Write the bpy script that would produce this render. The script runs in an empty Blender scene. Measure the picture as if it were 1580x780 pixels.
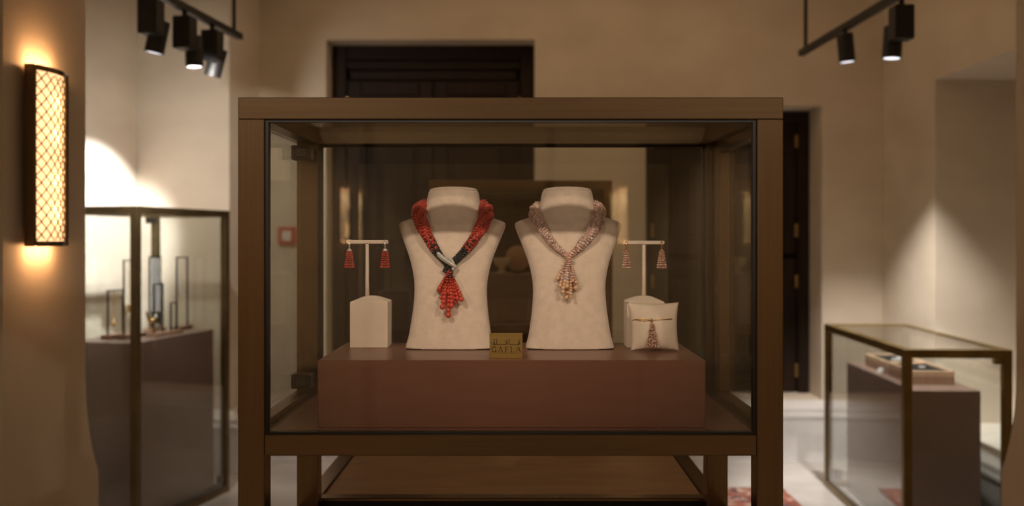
import bpy, bmesh, math, random
import numpy as np
from mathutils import Vector, Matrix

rnd = random.Random(7)
scene = bpy.context.scene
COL = scene.collection
PI = math.pi

# ------------------------------------------------------------------ camera
EYE = 1.30                      # eye height
F = 1536.0                      # focal length in pixels of the 1580 x 780 frame
VX, VY = 800.0, 367.0           # vanishing point of the depth direction
cam_d = bpy.data.cameras.new('camera')
cam = bpy.data.objects.new('camera', cam_d)
COL.objects.link(cam)
cam.location = (0, 0, EYE)
cam.rotation_euler = (PI / 2, 0, 0)
cam_d.sensor_width = 36.0
cam_d.lens = F / 1580.0 * 36.0
cam_d.shift_x = -(VX - 790.0) / 1580.0
cam_d.shift_y = -(390.0 - VY) / 1580.0
cam_d.clip_start = 0.05
cam_d.dof.use_dof = True
cam_d.dof.focus_distance = 1.74
cam_d.dof.aperture_fstop = 3.2
scene.camera = cam

# ------------------------------------------------------------------ world, exposure
world = bpy.data.worlds.new('world')
scene.world = world
world.use_nodes = True
world.node_tree.nodes['Background'].inputs[0].default_value = (0.9, 0.75, 0.6, 1)
world.node_tree.nodes['Background'].inputs[1].default_value = 0.02
scene.view_settings.view_transform = 'Standard'
scene.view_settings.look = 'None'
scene.view_settings.exposure = 0.0
scene.view_settings.gamma = 1.0
scene.view_settings.use_curve_mapping = False
scene.cycles.transparent_max_bounces = 48
scene.cycles.max_bounces = 12
scene.cycles.use_denoising = True
scene.cycles.sample_clamp_indirect = 4.0


def light(name, kind, loc, energy, color, target=None, **kw):
    d = bpy.data.lights.new(name, kind)
    d.energy = energy
    d.color = color
    for k, v in kw.items():
        setattr(d, k, v)
    o = bpy.data.objects.new(name, d)
    o.location = loc
    if target is not None:
        v = Vector(target) - Vector(loc)
        o.rotation_euler = v.to_track_quat('-Z', 'Y').to_euler()
    COL.objects.link(o)
    return o


WARM = (1.0, 0.70, 0.42)
SOFT = (1.0, 0.80, 0.58)
COOL = (1.0, 0.94, 0.88)
KEY = (1.0, 0.83, 0.66)
# added ambient fill: unseen area lights under the hall and alcove ceilings
light('hall_ambient_fill', 'AREA', (0.0, -1.2, 3.14), 28, WARM, (0.0, -1.2, 0), shape='RECTANGLE', size=3.2, size_y=1.8)
light('alcove_ambient_fill', 'AREA', (0.35, 4.7, 3.14), 11, (1.0, 0.66, 0.36), (0.35, 4.7, 0), shape='RECTANGLE', size=2.6, size_y=1.4)
light('far_wall_fill', 'AREA', (0.0, -4.0, 3.10), 16, WARM, (0.0, -8.0, 0.4), shape='RECTANGLE', size=3.5, size_y=0.6)  # added fill: brightens the end wall for reflections in bronze and panes
# added spots brightening the far hall corners that the bronze posts mirror
for hx in (-2.2, 2.3):
    light('corner_fill_spot', 'SPOT', (hx, -5.6, 3.05), 150, WARM, (hx * 1.2, -8.0, 0.75), spot_size=math.radians(58), spot_blend=0.8, shadow_soft_size=0.05)
# spots that light the front show case from above the photographer
light('case_spot', 'SPOT', (-0.80, 0.10, 2.52), 70, KEY, (-0.10, 1.85, 1.38), spot_size=math.radians(27), spot_blend=1.0, shadow_soft_size=0.03)
light('case_spot', 'SPOT', (0.85, 0.10, 2.52), 61, KEY, (0.05, 1.85, 1.38), spot_size=math.radians(27), spot_blend=1.0, shadow_soft_size=0.03)
for hx in (-2.7, 2.8):  # added pair of fill spots that lighten the rail's shadow on the busts
    light('case_fill_spot', 'SPOT', (hx, -1.90, 2.75), 115, KEY, (0.0, 1.85, 1.40), spot_size=math.radians(15), spot_blend=1.0, shadow_soft_size=0.05)


# ------------------------------------------------------------------ node materials
def new_mat(name):
    m = bpy.data.materials.new(name)
    m.use_nodes = True
    nt = m.node_tree
    return m, nt, nt.nodes['Principled BSDF']


def setp(b, **kw):
    names = {'color': 'Base Color', 'rough': 'Roughness', 'metal': 'Metallic', 'spec': 'Specular IOR Level',
             'coat': 'Coat Weight', 'coat_rough': 'Coat Roughness', 'sheen': 'Sheen Weight', 'sub': 'Subsurface Weight',
             'aniso': 'Anisotropic'}
    for k, v in kw.items():
        s = b.inputs[names[k]]
        s.default_value = (*v, 1) if k == 'color' else v


def mottled(name, c1, c2, scale=8.0, stretch=(1, 1, 1), detail=6, bump=0.0, bump_scale=None, lo=0.35, hi=0.65, **kw):
    """Principled material whose colour wanders between two tones, with fine relief."""
    m, nt, b = new_mat(name)
    setp(b, **kw)
    tc = nt.nodes.new('ShaderNodeTexCoord')
    mp = nt.nodes.new('ShaderNodeMapping')
    mp.inputs['Scale'].default_value = stretch
    nt.links.new(tc.outputs['Object'], mp.inputs['Vector'])
    n = nt.nodes.new('ShaderNodeTexNoise')
    n.inputs['Scale'].default_value = scale
    n.inputs['Detail'].default_value = detail
    nt.links.new(mp.outputs[0], n.inputs['Vector'])
    r = nt.nodes.new('ShaderNodeValToRGB')
    r.color_ramp.elements[0].position = lo
    r.color_ramp.elements[1].position = hi
    r.color_ramp.elements[0].color = (*c1, 1)
    r.color_ramp.elements[1].color = (*c2, 1)
    nt.links.new(n.outputs['Fac'], r.inputs['Fac'])
    nt.links.new(r.outputs['Color'], b.inputs['Base Color'])
    if bump:
        n2 = nt.nodes.new('ShaderNodeTexNoise')
        n2.inputs['Scale'].default_value = bump_scale or scale * 4
        n2.inputs['Detail'].default_value = 4
        nt.links.new(mp.outputs[0], n2.inputs['Vector'])
        bp = nt.nodes.new('ShaderNodeBump')
        bp.inputs['Strength'].default_value = bump
        bp.inputs['Distance'].default_value = 0.004
        nt.links.new(n2.outputs['Fac'], bp.inputs['Height'])
        nt.links.new(bp.outputs['Normal'], b.inputs['Normal'])
    return m


def plain(name, color, rough=0.5, metal=0.0, **kw):
    return mottled(name, tuple(c * 0.92 for c in color), tuple(min(1, c * 1.06) for c in color), scale=14,
                   rough=rough, metal=metal, **kw)


def glass_mat(name, r0=0.04, tint=(0.97, 0.98, 0.96)):
    """Clear thin pane: transparent with a mirror sheen that follows Schlick's law on both faces."""
    m = bpy.data.materials.new(name)
    m.use_nodes = True
    nt = m.node_tree
    nt.nodes.clear()
    out = nt.nodes.new('ShaderNodeOutputMaterial')
    geo = nt.nodes.new('ShaderNodeNewGeometry')
    dot = nt.nodes.new('ShaderNodeVectorMath'); dot.operation = 'DOT_PRODUCT'
    nt.links.new(geo.outputs['Incoming'], dot.inputs[0])
    nt.links.new(geo.outputs['Normal'], dot.inputs[1])

    def mth(op, a, bv=None):
        n = nt.nodes.new('ShaderNodeMath'); n.operation = op
        for i, v in enumerate((a, bv)):
            if v is None:
                continue
            if isinstance(v, (int, float)):
                n.inputs[i].default_value = v
            else:
                nt.links.new(v, n.inputs[i])
        return n.outputs[0]
    c = mth('ABSOLUTE', dot.outputs['Value'])
    p = mth('POWER', mth('SUBTRACT', 1.0, c), 5.0)
    fac = mth('ADD', mth('MULTIPLY', p, 1 - r0), r0)
    tr = nt.nodes.new('ShaderNodeBsdfTransparent'); tr.inputs[0].default_value = (*tint, 1)
    gl = nt.nodes.new('ShaderNodeBsdfGlossy'); gl.inputs['Roughness'].default_value = 0.0
    gl.inputs['Color'].default_value = (1, 1, 1, 1)
    mx = nt.nodes.new('ShaderNodeMixShader')
    nt.links.new(fac, mx.inputs[0]); nt.links.new(tr.outputs[0], mx.inputs[1]); nt.links.new(gl.outputs[0], mx.inputs[2])
    nt.links.new(mx.outputs[0], out.inputs['Surface'])
    return m


def emit_mat(name, color, strength):
    m, nt, b = new_mat(name)
    setp(b, color=(0.8, 0.75, 0.7), rough=0.5)
    b.inputs['Emission Color'].default_value = (*color, 1)
    b.inputs['Emission Strength'].default_value = strength
    return m


def wood_mat(name, c1, c2, rough=0.45, stretch=(30, 30, 1.5)):
    return mottled(name, c1, c2, scale=2.0, stretch=stretch, detail=8, bump=0.15, bump_scale=5, rough=rough, spec=0.25)


def vcol_mat(name, rough=0.2, spec=0.5, coat=0.0, sub=0.0, gain=1.0):
    m, nt, b = new_mat(name)
    setp(b, rough=rough, spec=spec, coat=coat, coat_rough=0.1)
    a = nt.nodes.new('ShaderNodeAttribute'); a.attribute_name = 'bead_colour'
    nt.links.new(a.outputs['Color'], b.inputs['Base Color'])
    return m


M = {}
M['plaster'] = mottled('lime_plaster', (0.62, 0.53, 0.42), (0.70, 0.61, 0.49), scale=2.2, stretch=(1, 1, 1.6), detail=9,
                       bump=0.25, bump_scale=40, rough=0.85, spec=0.2)
M['pier'] = mottled('pier_plaster', (0.60, 0.50, 0.40), (0.67, 0.57, 0.46), scale=2.5, detail=9, bump=0.2, bump_scale=45,
                    rough=0.85, spec=0.2)
M['ceiling'] = plain('ceiling_paint', (0.6, 0.52, 0.42), rough=0.9)
M['floor'] = mottled('polished_stone_floor', (0.40, 0.375, 0.35), (0.64, 0.605, 0.57), scale=1.7, detail=10, rough=0.22,
                     lo=0.32, hi=0.68, bump=0.03, bump_scale=6)
M['bronze'] = mottled('brushed_bronze', (0.225, 0.152, 0.088), (0.255, 0.174, 0.102), scale=2.0, stretch=(90, 90, 2), detail=4,
                      rough=0.25, metal=0.95)
M['bronze_h'] = mottled('brushed_bronze_lengthwise', (0.225, 0.152, 0.088), (0.255, 0.174, 0.102), scale=2.0, stretch=(2, 90, 90), detail=4,
                      rough=0.25, metal=0.95)
M['bronze_d'] = mottled('brushed_bronze_depthwise', (0.225, 0.152, 0.088), (0.255, 0.174, 0.102), scale=2.0, stretch=(90, 2, 90), detail=4,
                      rough=0.25, metal=0.95)
M['bronze_sheet'] = mottled('bronze_sheet', (0.26, 0.155, 0.08), (0.33, 0.20, 0.10), scale=2.0, stretch=(3, 12, 1), rough=0.42, metal=0.75)
M['gold_frame'] = mottled('antique_brass_frame', (0.20, 0.135, 0.045), (0.29, 0.20, 0.075), scale=6, rough=0.4, metal=0.85)
M['shaded_frame'] = mottled('shaded_brass_frame', (0.15, 0.105, 0.048), (0.20, 0.145, 0.068), scale=6, rough=0.42, metal=0.85)  # brass tone with the shade of the backlit left case in its colour
M['gasket'] = plain('black_gasket', (0.012, 0.011, 0.01), rough=0.6)
M['lacquer'] = mottled('russet_lacquer', (0.180, 0.070, 0.049), (0.205, 0.080, 0.056), scale=4, rough=0.33, spec=0.5, bump=0.02, bump_scale=60)
M['umber'] = mottled('umber_lacquer', (0.25, 0.168, 0.138), (0.275, 0.187, 0.152), scale=4, rough=0.4)
M['suede'] = mottled('cream_suede', (0.67, 0.51, 0.43), (0.75, 0.575, 0.49), scale=60, detail=8, rough=0.9, spec=0.15, sheen=0.5,
                     bump=0.35, bump_scale=420)
M['satin'] = mottled('ivory_satin', (0.72, 0.565, 0.475), (0.78, 0.62, 0.525), scale=25, rough=0.75, spec=0.25, sheen=0.2, bump=0.15, bump_scale=300)
M['brass'] = mottled('brushed_brass', (0.55, 0.36, 0.12), (0.68, 0.46, 0.17), scale=4, stretch=(2, 2, 40), rough=0.38, metal=0.9)
M['engraving'] = plain('dark_engraving', (0.045, 0.028, 0.012), rough=0.6)
M['wood_dark'] = wood_mat('dark_stained_wood', (0.016, 0.008, 0.005), (0.034, 0.017, 0.010), rough=0.6)
M['wood_mid'] = wood_mat('brown_wood', (0.055, 0.028, 0.016), (0.09, 0.046, 0.026), rough=0.42)
M['wood_pale'] = wood_mat('pale_wood', (0.62, 0.42, 0.28), (0.74, 0.53, 0.36), rough=0.5)
M['wood_base'] = wood_mat('walnut', (0.36, 0.22, 0.15), (0.46, 0.29, 0.20), rough=0.45)
M['black'] = plain('black_powder_coat', (0.012, 0.011, 0.011), rough=0.5)
M['pad'] = plain('black_velvet', (0.010, 0.010, 0.012), rough=0.9)
M['marble'] = mottled('white_marble', (0.50, 0.48, 0.48), (0.70, 0.68, 0.67), scale=2.6, detail=12, lo=0.30, hi=0.55, rough=0.28)
M['sill'] = plain('pale_stone_sill', (0.80, 0.76, 0.69), rough=0.4)
M['glass'] = glass_mat('clear_pane', 0.045)
M['glass2'] = glass_mat('clear_pane_grey', 0.065, (0.95, 0.96, 0.95))
M['coral'] = vcol_mat('coral_beads', rough=0.28, spec=0.5)
M['pearl'] = vcol_mat('pearl_beads', rough=0.22, spec=0.6, coat=0.4)
M['pave'] = vcol_mat('pave_stones', rough=0.12, spec=0.8, coat=0.5)
M['coral_one'] = mottled('coral', (0.52, 0.050, 0.034), (0.64, 0.078, 0.052), scale=120, rough=0.3)
M['coral_dark'] = mottled('dark_coral', (0.22, 0.014, 0.010), (0.34, 0.024, 0.016), scale=120, rough=0.3)
M['pearl_gold'] = mottled('golden_pearl', (0.70, 0.41, 0.25), (0.78, 0.50, 0.33), scale=90, rough=0.14, coat=0.8)
M['pearl_pink'] = mottled('pink_pearl', (0.66, 0.41, 0.32), (0.76, 0.52, 0.42), scale=90, rough=0.2, coat=0.4)
M['pearl_mauve'] = mottled('mauve_pearl', (0.52, 0.38, 0.37), (0.62, 0.48, 0.46), scale=90, rough=0.2, coat=0.4)
M['silver'] = mottled('pave_silver', (0.55, 0.49, 0.46), (0.85, 0.79, 0.75), scale=700, rough=0.3, metal=0.6)
M['gold'] = plain('yellow_gold', (0.85, 0.55, 0.22), rough=0.25, metal=1.0)
M['rose_gold'] = plain('rose_gold', (0.62, 0.34, 0.20), rough=0.3, metal=0.9)
M['steel'] = plain('dark_steel', (0.10, 0.085, 0.07), rough=0.35, metal=0.9)
M['diffuser'] = None
M['lamp_lens'] = emit_mat('lamp_lens', (0.92, 0.92, 1.0), 1.6)
M['red'] = plain('red_plastic', (0.50, 0.045, 0.03), rough=0.4)
M['white'] = plain('white_plastic', (0.75, 0.72, 0.68), rough=0.45)
M['pink_disc'] = plain('blush_suede', (0.62, 0.36, 0.28), rough=0.8)


# ------------------------------------------------------------------ geometry helpers
def at(px, py, y):
    """World point that shows at pixel (px, py) when it stands y metres from the eye."""
    return Vector(((px - VX) * y / F, y, EYE + (VY - py) * y / F))


def tag(o, label=None, cat=None, group=None, kind=None):
    if label: o['label'] = label
    if cat: o['category'] = cat
    if group: o['group'] = group
    if kind: o['kind'] = kind
    return o


def empty(name, loc, rz=0.0):
    o = bpy.data.objects.new(name, None)
    o.location = loc
    o.rotation_euler = (0, 0, rz)
    o.empty_display_size = 0.05
    COL.objects.link(o)
    return o


def mesh_obj(name, me, mat, parent=None, smooth=False):
    if mat is not None:
        me.materials.append(mat)
    o = bpy.data.objects.new(name, me)
    COL.objects.link(o)
    if parent is not None:
        o.parent = parent
    if smooth:
        for p in me.polygons:
            p.use_smooth = True
    return o


def obj(name, bm, mat, parent=None, smooth=False):
    me = bpy.data.meshes.new(name)
    bmesh.ops.recalc_face_normals(bm, faces=bm.faces)
    bm.to_mesh(me)
    bm.free()
    return mesh_obj(name, me, mat, parent, smooth)


def box(bm, lo, hi, bevel=0.0, mat=None, seg=1):
    lo, hi = Vector(lo), Vector(hi)
    r = bmesh.ops.create_cube(bm, size=1.0)
    vs = r['verts']
    c, s = (lo + hi) / 2, hi - lo
    for v in vs:
        v.co = Vector((v.co.x * s.x, v.co.y * s.y, v.co.z * s.z)) + c
    if bevel:
        es = list({e for v in vs for e in v.link_edges})
        g = bmesh.ops.bevel(bm, geom=es, offset=bevel, segments=seg, profile=0.5, affect='EDGES')
        vs = list({v for f in g['faces'] for v in f.verts} | {v for v in vs if v.is_valid})
    if mat is not None:
        for v in vs:
            v.co = mat @ v.co
    return vs


def bx(name, lo, hi, mat, parent=None, bevel=0.0, xf=None, seg=1):
    bm = bmesh.new()
    box(bm, lo, hi, bevel, xf, seg)
    return obj(name, bm, mat, parent)


def cyl(bm, p0, p1, r0, r1=None, n=16, caps=True):
    p0, p1 = Vector(p0), Vector(p1)
    r1 = r0 if r1 is None else r1
    d = (p1 - p0)
    L = d.length
    mat = Matrix.Translation((p0 + p1) / 2) @ d.to_track_quat('Z', 'Y').to_matrix().to_4x4()
    r = bmesh.ops.create_cone(bm, cap_ends=caps, segments=n, radius1=r0, radius2=r1, depth=L)
    for v in r['verts']:
        v.co = mat @ v.co
    return r['verts']


def ball(bm, c, r, sub=2, sc=(1, 1, 1)):
    g = bmesh.ops.create_icosphere(bm, subdivisions=sub, radius=r)
    for v in g['verts']:
        v.co = Vector((v.co.x * sc[0], v.co.y * sc[1], v.co.z * sc[2])) + Vector(c)


def tube(bm, pts, r, n=6, closed=False):
    pts = [Vector(p) for p in pts]
    rs = r if isinstance(r, (list, tuple)) else [r] * len(pts)
    rings = []
    up = Vector((0, 0, 1))
    N = len(pts)
    for i, p in enumerate(pts):
        a = pts[(i - 1) % N] if (closed or i > 0) else pts[i]
        b = pts[(i + 1) % N] if (closed or i < N - 1) else pts[i]
        t = (b - a).normalized()
        s = t.cross(up)
        if s.length < 1e-4:
            s = t.cross(Vector((0, 1, 0)))
        s.normalize()
        u = s.cross(t)
        rings.append([bm.verts.new(p + (s * math.cos(2 * PI * k / n) + u * math.sin(2 * PI * k / n)) * rs[i]) for k in range(n)])
    last = N if closed else N - 1
    for i in range(last):
        A, B = rings[i], rings[(i + 1) % N]
        for k in range(n):
            bm.faces.new((A[k], A[(k + 1) % n], B[(k + 1) % n], B[k]))
    if not closed:
        bm.faces.new(rings[0][::-1]); bm.faces.new(rings[-1])


def prism(bm, poly, z0, z1):
    lo = [bm.verts.new((x, y, z0)) for x, y in poly]
    hi = [bm.verts.new((x, y, z1)) for x, y in poly]
    n = len(poly)
    for i in range(n):
        bm.faces.new((lo[i], lo[(i + 1) % n], hi[(i + 1) % n], hi[i]))
    bm.faces.new(lo[::-1]); bm.faces.new(hi)


def loft(bm, rings, cap=True):
    vr = [[bm.verts.new(p) for p in r] for r in rings]
    n = len(vr[0])
    for a, b in zip(vr, vr[1:]):
        for k in range(n):
            bm.faces.new((a[k], a[(k + 1) % n], b[(k + 1) % n], b[k]))
    if cap:
        bm.faces.new(vr[0][::-1]); bm.faces.new(vr[-1])
    return vr


def lathe(bm, prof, c, n=24):
    rings = [[(c[0] + r * math.cos(2 * PI * k / n), c[1] + r * math.sin(2 * PI * k / n), c[2] + z) for k in range(n)] for r, z in prof]
    loft(bm, rings)


def sweep(bm, path, prof, side=1):
    """Skirting: profile (offset, z) carried along a floor path with mitred corners; side +1 grows to the right."""
    P = [Vector((x, y)) for x, y in path]
    n = len(P)
    rings = []
    for i in range(n):
        d0 = (P[i] - P[i - 1]).normalized() if i > 0 else (P[1] - P[0]).normalized()
        d1 = (P[i + 1] - P[i]).normalized() if i < n - 1 else d0
        n0 = Vector((d0.y, -d0.x)) * side
        n1 = Vector((d1.y, -d1.x)) * side
        m = (n0 + n1)
        m = m / max(0.2, m.dot(n0))
        rings.append([(P[i].x + m.x * o, P[i].y + m.y * o, z) for o, z in prof])
    loft(bm, rings)


def catmull(pts, n):
    P = [np.array(p, float) for p in pts]
    P = [2 * P[0] - P[1]] + P + [2 * P[-1] - P[-2]]
    out = []
    segs = len(P) - 3
    for j in range(n):
        u = j / (n - 1) * segs
        i = min(int(u), segs - 1)
        t = u - i
        a, b, c, d = P[i:i + 4]
        out.append(0.5 * ((2 * b) + (-a + c) * t + (2 * a - 5 * b + 4 * c - d) * t * t + (-a + 3 * b - 3 * c + d) * t ** 3))
    return np.array(out)


_ico = {}


def ico(sub):
    if sub not in _ico:
        bm = bmesh.new()
        bmesh.ops.create_icosphere(bm, subdivisions=sub, radius=1.0)
        bm.verts.ensure_lookup_table()
        _ico[sub] = (np.array([v.co[:] for v in bm.verts]), np.array([[v.index for v in f.verts] for f in bm.faces]))
        bm.free()
    return _ico[sub]


def beads(name, centres, radii, colours, mat, parent=None, sub=1):
    """Many small beads joined into one mesh, each with its own colour."""
    V, Fc = ico(sub)
    c = np.asarray(centres, float); r = np.asarray(radii, float); k = np.asarray(colours, float)
    n, nv, nf = len(c), len(V), len(Fc)
    co = (V[None] * r[:, None, None] + c[:, None, :]).reshape(-1, 3)
    fa = (Fc[None] + (np.arange(n) * nv)[:, None, None]).reshape(-1, 3)
    me = bpy.data.meshes.new(name)
    me.vertices.add(len(co)); me.vertices.foreach_set('co', co.ravel())
    me.loops.add(fa.size); me.loops.foreach_set('vertex_index', fa.ravel().astype(np.int32))
    me.polygons.add(len(fa)); me.polygons.foreach_set('loop_start', np.arange(0, fa.size, 3, dtype=np.int32))
    me.polygons.foreach_set('loop_total', np.full(len(fa), 3, dtype=np.int32))
    me.update(calc_edges=True)
    a = me.color_attributes.new('bead_colour', 'FLOAT_COLOR', 'POINT')
    cc = np.repeat(np.concatenate([k, np.ones((n, 1))], 1), nv, axis=0)
    a.data.foreach_set('color', cc.ravel())
    return mesh_obj(name, me, mat, parent, smooth=True)


_bead_mesh = {}


def one_bead(c, r, mat, parent):
    """A single larger bead: its own object, mesh data shared by every bead of its material."""
    key = mat.name
    if key not in _bead_mesh:
        bm = bmesh.new()
        bmesh.ops.create_icosphere(bm, subdivisions=2, radius=1.0)
        me = bpy.data.meshes.new('bead')
        bm.to_mesh(me); bm.free()
        me.materials.append(mat)
        for p in me.polygons:
            p.use_smooth = True
        _bead_mesh[key] = me
    o = bpy.data.objects.new('bead', _bead_mesh[key])
    o.location = c
    o.scale = (r, r, r)
    COL.objects.link(o)
    o.parent = parent
    return o


def structure(o):
    o['kind'] = 'structure'
    return o


# ------------------------------------------------------------------ the room
CEIL = 3.20
YB = 5.95                                   # back wall plane
structure(bx('floor', (-3.3, -8.4, -0.05), (3.5, 6.5, 0.0), M['floor']))
structure(bx('ceiling', (-3.3, -8.4, CEIL), (3.5, 6.5, CEIL + 0.05), M['ceiling']))

D1 = (-1.150, 0.097, 0.335, 2.485)          # opening of door_1: x0, x1, z0, z1
D2 = (0.760, 1.813, 0.335, 2.090)
bm = bmesh.new()
yb2 = YB + 0.35
for lo, hi in (((-1.549, YB, 0), (D1[0], yb2, CEIL)), ((D1[1], YB, 0), (D2[0], yb2, CEIL)), ((D2[1], YB, 0), (2.177, yb2, CEIL)),
               ((D1[0], YB, D1[3]), (D1[1], yb2, CEIL)), ((D2[0], YB, D2[3]), (D2[1], yb2, CEIL)),
               ((D1[0], YB, 0), (D1[1], yb2, D1[2])), ((D2[0], YB, 0), (D2[1], yb2, D2[2]))):
    box(bm, lo, hi)
structure(obj('wall_back', bm, M['plaster']))

# left alcove: its walls stand askew, about twelve degrees off the depth direction
U = Vector((0.212, 0.977)); Vv = Vector((-0.977, 0.212))
P0 = Vector((-1.549, YB)); P1 = P0 - U * 0.361; P2 = P1 + Vv * 0.584; P3 = P2 - U * 2.22
bm = bmesh.new()
prism(bm, [tuple(P0), (-1.549, 6.3), (-3.3, 6.3), (-3.3, 3.555), tuple(P3), tuple(P2), tuple(P1)], 0, CEIL)
structure(obj('wall_left', bm, M['plaster']))

# right alcove with a deep window niche
XR = 2.177; NZ0, NZ1 = 0.335, 2.129; NY1 = 5.20
bm = bmesh.new()
box(bm, (XR, NY1, 0), (3.4, 6.3, CEIL))
box(bm, (XR, 3.555, NZ1), (3.4, NY1, CEIL))
box(bm, (XR, 3.555, 0), (3.4, NY1, NZ0 - 0.02))
box(bm, (3.2, 3.555, NZ0 - 0.02), (3.4, NY1, NZ1))
structure(obj('wall_right', bm, M['plaster']))
structure(bx('trim_1', (XR - 0.01, 3.56, NZ0 - 0.02), (3.2, NY1 - 0.001, NZ0), M['sill']))


def pier(name, xf, xo, y0, y1):
    """Wall pier whose two corners are chamfered above and run out to square in a curved stop."""
    s = 1 if xf > xo else -1
    zs = [(0, 0.0), (0.47, 0.0)]
    for k in range(1, 15):
        t = k / 14
        zs.append((0.47 + 0.38 * t, 0.106 * (1 - (1 - t) ** 2.3)))
    zs.append((CEIL, 0.106))
    rings = []
    for z, c in zs:
        c = max(c, 0.0008)
        rings.append([(xo, y0, z), (xf - s * c, y0, z), (xf, y0 + c, z), (xf, y1 - c, z), (xf - s * c, y1, z), (xo, y1, z)])
    bm = bmesh.new()
    loft(bm, rings)
    return structure(obj(name, bm, M['pier']))


pier('wall_left_pier', -1.500, -3.3, 2.79, 3.555)
pier('wall_right_pier', 1.724, 3.5, 2.79, 3.555)
structure(bx('wall_left_hall', (-3.3, -8.4, 0), (-3.2, 2.79, CEIL), M['plaster']))
structure(bx('wall_right_hall', (3.4, -8.4, 0), (3.5, 2.79, CEIL), M['plaster']))
structure(bx('wall_front', (-3.2, -8.4, 0), (3.4, -8.0, CEIL), M['plaster']))

SK = [(0.0, 0.0), (0.10, 0.0), (0.10, 0.232), (0.105, 0.240), (0.107, 0.252), (0.104, 0.264), (0.098, 0.270), (0.094, 0.298), (0.050, 0.318), (0.0, 0.334)]
bm = bmesh.new(); sweep(bm, [(-1.549, YB), (XR, YB)], SK, 1); structure(obj('baseboard_back', bm, M['marble']))
bm = bmesh.new(); sweep(bm, [tuple(P0), tuple(P1), tuple(P2), tuple(P3)], SK, -1); structure(obj('baseboard_left', bm, M['marble']))
bm = bmesh.new(); sweep(bm, [(XR, YB), (XR, 3.6)], SK, 1); structure(obj('baseboard_right', bm, M['marble']))
SK2 = [(o * 0.25, z) for o, z in SK]
bm = bmesh.new(); sweep(bm, [(-3.2, 2.79), (-1.5, 2.79), (-1.5, 3.555), (-2.6, 3.555)], SK2, 1); structure(obj('baseboard_left_pier', bm, M['marble']))
bm = bmesh.new(); sweep(bm, [(2.1, 3.555), (1.724, 3.555), (1.724, 2.79), (3.4, 2.79)], SK2, 1); structure(obj('baseboard_right_pier', bm, M['marble']))


def door(name, x0, x1, z0, z1, y, cas, transom, split, hinges, face=-1):
    """Panelled dark wood double door set in a reveal; face -1 looks towards the photographer."""
    root = structure(empty(name, ((x0 + x1) / 2, y, z0)))
    ox, oz = (x0 + x1) / 2, z0
    w = x1 - x0; h = z1 - z0

    def B(nm, a, b, m=M['wood_dark'], parent=root, bevel=0.004):
        ys = sorted((a[1] * -face, b[1] * -face))
        return bx(nm, (a[0] - ox, ys[0], a[2] - oz), (b[0] - ox, ys[1], b[2] - oz), m, parent, bevel)
    B('frame', (x0, 0.0, z0), (x0 + cas, 0.10, z1))
    B('frame', (x1 - cas, 0.0, z0), (x1, 0.10, z1))
    B('frame', (x0 + cas, 0.0, z1 - cas), (x1 - cas, 0.10, z1))
    B('back_board', (x0 + cas, 0.09, z0), (x1 - cas, 0.12, z1 - cas))
    zt = z1 - cas
    for k in range(transom):
        B('transom_board', (x0 + cas + 0.002 + 0.02 * k, 0.018 + 0.012 * k, zt - 0.058), (x1 - cas - 0.002 - 0.02 * k, 0.09, zt - 0.004))
        zt -= 0.062
    rows = [(z0, zt)] if split is None else [(z0, split - 0.008), (split + 0.008, zt)]
    mid = (x0 + x1) / 2
    for za, zb in rows:
        for xa, xb in ((x0 + cas + 0.004, mid - 0.003), (mid + 0.003, x1 - cas - 0.004)):
            lf = B('door_leaf', (xa, 0.05, za + 0.004), (xb, 0.09, zb - 0.004))
            st = 0.085
            # the leaf's stiles, rails and fielded panel
            for a, b in (((xa, 0.032, za + 0.004), (xa + st, 0.052, zb - 0.004)), ((xb - st, 0.032, za + 0.004), (xb, 0.052, zb - 0.004))):
                B('stile', a, b, M['wood_dark'], lf)
            for za2, zb2 in ((za + 0.004, za + 0.09), (zb - 0.09, zb - 0.004)):
                B('rail', (xa + st, 0.034, za2), (xb - st, 0.052, zb2), M['wood_dark'], lf)
            B('panel', (xa + st + 0.03, 0.040, za + 0.12), (xb - st - 0.03, 0.052, zb - 0.12), M['wood_dark'], lf, 0.008)
    for hx in (x0 + cas + 0.004, x1 - cas - 0.004):
        for hz in hinges:
            B('hinge', (hx - 0.009, 0.014, hz - 0.042), (hx + 0.009, 0.034, hz + 0.042), M['brass'], root, 0.003)
    return root


door('door_1', D1[0], D1[1], D1[2], D1[3], 6.13, 0.085, 2, None, (0.6, 1.35, 2.13))
def hz2(py): return EYE + (VY - py) * 6.2 / F
door('door_2', D2[0], D2[1], D2[2], D2[3], 6.20, 0.07, 0, hz2(395), (hz2(217), hz2(355), hz2(434), hz2(572)))
# two doors in the wall behind the photographer, which show only as reflections in the panes
door('door_3', -1.75, 0.42, 0.0, 2.75, -8.0, 0.12, 2, None, (0.5, 1.3, 2.1), face=1)
door('door_4', 1.32, 2.70, 0.0, 2.40, -8.0, 0.10, 0, None, (0.5, 1.3, 2.1), face=1)

# ------------------------------------------------------------------ the front show case
CX0, CX1, CY0, CY1 = -0.451, 0.4258, 1.600, 2.067
ZT, ZTR, ZD, ZDB = 1.526, 1.491, 0.984, 0.950     # top, underside of top rails, deck, underside of deck rails
S = 0.0425


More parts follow.
